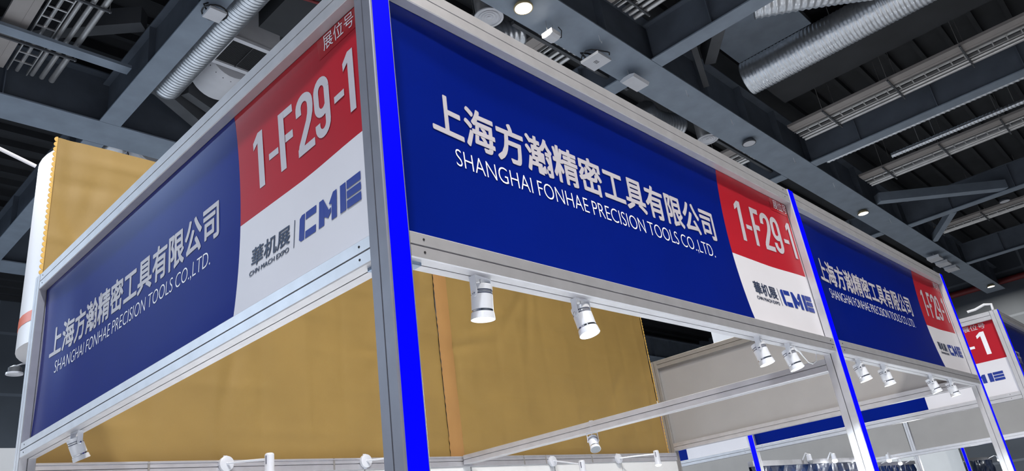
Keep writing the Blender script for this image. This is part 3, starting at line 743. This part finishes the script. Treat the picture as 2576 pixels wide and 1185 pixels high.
# highbay lamps on the girder
def highbay(x, y, lit, label):
    e = empty('ceiling_lamp', (x, y, GZ - 0.13))
    MB().lathe([(0.160, 0.02), (0.165, 0.0), (0.185, 0.0), (0.19, 0.03), (0.15, 0.10), (0.08, 0.13)], 32).build('housing', BRASS if lit else STEELD, e, smooth=True)
    MB().lathe([(0.165, 0.002), (0.165, 0.012)], 32).build('lens', LENSWARM if lit else WHITEBOX, e)
    if lit: add_light('ceiling_lamp_light', 'AREA', (0, 0, -0.02), 300, (1.0, 0.93, 0.8), 0.3, e, (0, 0, -5))
    return tag(e, label, 'lamp')
highbay(8.02, 5.38, True, 'lit round ceiling lamp under the girder, nearest, top centre')
highbay(17.1, 5.36, False, 'unlit round ceiling lamp under the girder above the right sign\'s red block')
highbay(25.9, 5.40, True, 'lit round ceiling lamp under the girder over the farther right sign')
highbay(44.0, 5.2, True, 'lit round ceiling lamp at the girder\'s far end')
o = highbay(30.2, 1.75, False, 'unlit round ceiling lamp at the right edge beside the farther steel beam')

# small devices hanging below the girder
b = empty('junction_box', (8.87, 5.46, 10.62))
mb = MB().prism([(-.13, 0.03), (-.06, 0.0), (.06, 0.0), (.13, .03), (.13, .13), (-.13, .13)], 'x', -0.13, 0.13); mb.build('case', WHITEBOX, b)
MB().box((-.11, -.11, .13), (.11, .11, .15)).build('lid', GRILLE, b)
for sx in (-.1, .1): MB().tube([(sx, 0, .14), (sx, 0, .38)], 0.008, 6).build('rod', GALV, b)
MB().tube([(.13, .0, .06), (.26, -.05, .12), (.30, -.06, .3), (.22, -.05, .36)], 0.01, 6).build('cable', CABLE, b, smooth=True)
tag(b, 'white box fixture hung on rods right of the nearest lit ceiling lamp', 'junction box')
b = empty('wireless_access_point', (10.35, 5.48, 10.72))
MB().box((-.23, -.23, 0), (.23, .23, .06)).build('case', WHITEBOX, b)
for k in range(3): MB().box((-.05 + k * .04, -.05, -.003), (-.035 + k * .04, .04, 0.001)).build('indicator_mark', GRILLE, b)
MB().tube([(0.31 * math.cos(t * PI / 8), 0.31 * math.sin(t * PI / 8), .10 + .05 * math.sin(t)) for t in range(15)], 0.014, 6).build('cable_loop', CABLE, b, smooth=True)
MB().tube([(-.22, .1, .08), (-.28, .15, .2), (-.1, .1, .24), (.15, .0, .2), (.25, -.1, .1)], 0.02, 6).build('cable_coil', CABLE, b, smooth=True)
MB().tube([(0, 0, .05), (0, 0, .28)], 0.012, 6).build('rod', GALV, b)
tag(b, 'white square wireless device wrapped by looped black cables under the girder', 'device')
b = empty('panel_lamp', (11.75, 5.46, 10.72))
MB().prism([(-.16, 0), (.16, 0), (.20, .06), (.08, .10), (-.08, .10), (-.20, .06)], 'x', -0.3, 0.3).build('case', WHITEBOX, b)
for sx in (-.2, .2): MB().tube([(sx, 0, .09), (sx, 0, .28)], 0.01, 6).build('rod', GALV, b)
MB().box((-.06, .1, .06), (.06, .14, .22)).build('driver_box', WHITEBOX, b)
tag(b, 'white elongated panel fixture under the girder, right of the wireless device', 'lamp')
b = empty('wireless_access_point', (3.67, 8.75, 10.78))
MB().box((-.15, -.15, 0), (.15, .15, .05)).build('case', WHITEBOX, b)
MB().tube([(.21 * math.cos(t * PI / 8), .21 * math.sin(t * PI / 8), .06) for t in range(17)], 0.016, 6).build('cable_loop', CABLE, b, smooth=True)
MB().tube([(-.15, 0, .06), (-.2, 0, .15), (-.12, 0, .22)], 0.014, 6).build('cable', CABLE, b, smooth=True)
MB().tube([(0, 0, .05), (0, 0, .22)], 0.012, 6).build('rod', GALV, b)
tag(b, 'white square device ringed by a black cable under the upper left beam', 'device')
for (x, lb) in [(34.5, 'left'), (35.8, 'middle'), (37.2, 'right')]:
    b = empty('floodlight', (x, 5.4, 10.7))
    MB().box((-.35, -.25, 0), (.35, .25, .12)).build('case', WHITEBOX, b)
    MB().tube([(0, 0, .11), (0, 0, .3002)], 0.02, 6).build('rod', GALV, b)
    tag(b, lb + ' one of three small white boxes under the girder\'s far part', 'device', 'white boxes under the far girder')
tag(MB().box((8.6, 6.10, 11.28), (12.6, 6.18, 11.36)).build('support_rail', STEELD), 'dark support rail running past the box fixtures over the right sign', 'rail')
tag(MB().box((16.6, 6.10, 11.28), (21.0, 6.18, 11.36)).build('support_rail', STEELD), 'dark support rail behind the unlit ceiling lamp', 'rail')
for (x, nm) in [(10.0, 'between the box fixture and wireless device'), (13.4, 'right of the panel fixture'), (15.6, 'left of the unlit lamp'), (19.4, 'right of the unlit lamp'), (22.4, 'left of the far lit lamp'), (27.8, 'right of the far lit lamp')]:
    tag(MB().tube([(x, 5.08, 11.0), (x + .01, 5.08, 10.86), (x + .05, 5.08, 10.82), (x + .07, 5.08, 10.88)], 0.008, 6).build('wire_hook', WCABLE, smooth=True), 'small wire hook under the girder ' + nm, 'hook')

# ------------------------------------------------------------------ booths across the aisle
FX = 8.3
FZ = 3.29
post(FX, 0.02, FZ, 'far corner post with glowing blue strip beside the red block, right edge')
post(FX, 3.14, FZ, 'far post with glowing blue strip seen low behind the beige return panel', strip='-x')
post(FX, 6.3, FZ, 'far post behind the ochre cloth', strip=None)
beam_y(FX, 0.10, 3.14, FZ - 0.09, 0.09, 'top aluminium beam over the far sign with the red 5-1 block')
beam_y(FX, 0.10, 3.14, ZB, 0.078, 'bottom aluminium beam under the far sign with the red 5-1 block', screws=(0.2, 3.05))
beam_y(FX, 3.218, 6.3, FZ - 0.09, 0.09, 'top aluminium beam of the far sign behind the cloth')
beam_y(FX, 3.218, 6.3, ZB, 0.078, 'bottom aluminium beam of the far sign low behind the beige panel', screws=(3.3,))
fascia((FX + .002, 3.14, 0), -PI/2, 3.04, 2.12, 0, 0.02, 1.06, 'far blue sign with a red 5-1 block, across the aisle at the right edge', num='far', company=False, bow=0.004)
fascia((FX + .002, 6.3, 0), -PI/2, 3.08, 2.13, 0, 0, 1.0, 'far blue and white sign showing low behind the beige return panel', num=False, company=False, logo=False, bow=0.004)
f = fascia((FX + SEC, 0.022, 0), 0, 3.0, 2.998, 0, 0, 1, 'far dark blue sign beyond the far corner post, cut by the right edge', num=False, company=False, logo=False, bow=0.004)
letters('company_name_lettering', fit(heavy('市环开', 0.022), 0.03, 0.50, 2.73, 2.88), LETTER, f, 3.0, 0.004)
beam_x(FX + SEC, 11.4, 0.022, FZ - 0.09, 0.09, 'top aluminium beam over the far dark blue sign at the right edge')
beam_x(FX + SEC, 11.4, 0.022, ZB, 0.078, 'bottom aluminium beam under the far dark blue sign at the right edge')
cb = MB().tube([(FX + .03, .06, FZ), (FX + .03, .055, FZ + .07), (FX + .02, .12, FZ + .085), (FX + .03, .22, FZ + .06), (FX + .02, .30, FZ + .055)], 0.014, 8).build('cable_bundle', WCABLE, smooth=True)
tag(cb, 'small tangle of white cable on top of the far corner post', 'cable')
# interior of the far row
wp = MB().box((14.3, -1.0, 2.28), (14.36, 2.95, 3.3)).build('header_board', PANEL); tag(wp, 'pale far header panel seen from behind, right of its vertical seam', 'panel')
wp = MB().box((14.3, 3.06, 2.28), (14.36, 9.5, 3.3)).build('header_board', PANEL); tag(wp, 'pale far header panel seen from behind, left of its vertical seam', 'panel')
post(14.29, 2.965, 3.3, 'thin far post at the seam between two pale far panels', strip=None)
beam_y(14.28, -1.0, 9.5, 2.20, 0.09, 'pale far beam under the far header panels at the lower right')
post(19.6, 3.42, 3.3, 'farthest post with glowing blue strip at the lower right', strip='-x')
tag(MB().box((19.6, 0.0, 2.40), (19.66, 3.42, 3.3)).build('far_fascia', VBLUE), 'farthest dark blue fascia at the lower right corner', 'sign')
# poster wall
def poster(x0, x1, y, z1, label):
    e = empty('foil_poster', (x0, y, 0))
    nx, nz = 30, 10; vs = []; fs = []; rnd = random.Random(int(x0 * 10))
    for j in range(nz + 1):
        for i in range(nx + 1): vs.append(((x1 - x0) * i / nx, rnd.uniform(-.02, .02), 1.0 + (z1 - 1.0) * j / nz))
    n = len(vs)
    fs = [(j*(nx+1)+i, j*(nx+1)+i+1, (j+1)*(nx+1)+i+1, (j+1)*(nx+1)+i) for j in range(nz) for i in range(nx)]
    MB().add(vs + [(a, .05, c) for a, b, c in vs], fs + [tuple(k + n for k in reversed(q)) for q in fs]).build('sheet', NAVYP, e, fix=False)
    MB().box((0, -0.03, z1), (x1 - x0, 0.05, z1 + .075)).build('rail', ALU, e)
    return tag(e, label, 'poster')
poster(9.3, 13.8, 3.75, 2.235, 'dark navy foil covered panel at the bottom behind the middle post')
poster(16.6, 19.4, 4.55, 2.22, 'dark navy foil covered panel at the bottom between the last two posts')
tag(MB().box((21.5, 4.0, 0.5), (21.56, 9.0, 2.6)).build('wall_screen', PANELW), 'pale back wall far away at the lower right', 'panel')
poster(22.5, 26.6, 4.4, 2.2, 'dark blue picture panel at the bottom right beyond the farthest post')
def small_lamp(x, y, z, lit, label, to=(0, .13, .03)):
    e = empty('far_spotlight', (x, y, z))
    MB().lathe([(0.01, 0.10), (0.035, 0.09), (0.04, 0.0), (0.036, 0.0)], 16).build('head', LAMPW, e, smooth=True)
    MB().lathe([(0.036, 0.004), (0.045, -0.02), (0.03, -0.05), (0.005, -0.055)], 16).build('lens', LENS if lit else LENSOFF, e, smooth=True)
    MB().tube([(0, 0, .09), (to[0]*.3, to[1]*.3, .12), (to[0]*.93, to[1]*.93, to[2])], 0.01, 6).build('arm', LAMPW, e)
    return tag(e, label, 'spotlight', 'far spotlights in the booths across the aisle')
small_lamp(12.0, 3.60, 2.27, True, 'small lit far lamp on the navy panel rail, left of the middle post foot', (0, .125, .02))
small_lamp(13.4, 3.62, 2.27, True, 'small lit far lamp half hidden by the middle post foot', (0, .105, .02))
small_lamp(14.1, 3.42, 2.21, True, 'small lit far lamp just right of the middle post, under the pale beam', (.185, 0, .03))
small_lamp(16.9, 4.1, 2.22, True, 'small lit far lamp before the second navy panel, left one of two', (0, .425, .04))
small_lamp(18.6, 4.2, 2.20, True, 'small lit far lamp before the second navy panel, right one of two', (0, .325, .05))
small_lamp(26.0, 4.1, 2.16, True, 'small lit far lamp at the bottom right edge', (0, .29, .06))
small_lamp(11.0, 3.60, 2.27, False, 'small unlit far lamp on the first navy panel rail', (0, .125, .02))
add_light('far_booth_light', 'POINT', (11.0, 2.0, 2.1), 60, (0.95, 0.98, 1), 0.1)
add_light('far_booth_light', 'POINT', (16.5, 2.5, 2.0), 60, (0.95, 0.98, 1), 0.1)
# tall white sign tower seen through the gap right of the cloth
t = empty('tall_sign_tower', (14.6, 5.85, 0))
MB().box((0, 0, 0), (0.5, 0.62, 5.10)).build('lower_box', WHITEBOX, t)
MB().box((-.02, -.05, 5.12), (0.55, 0.68, 6.1)).build('upper_box', WHITEBOX, t)
tag(t, 'tall white sign tower seen through the gap between the cloth and the right sign', 'sign')
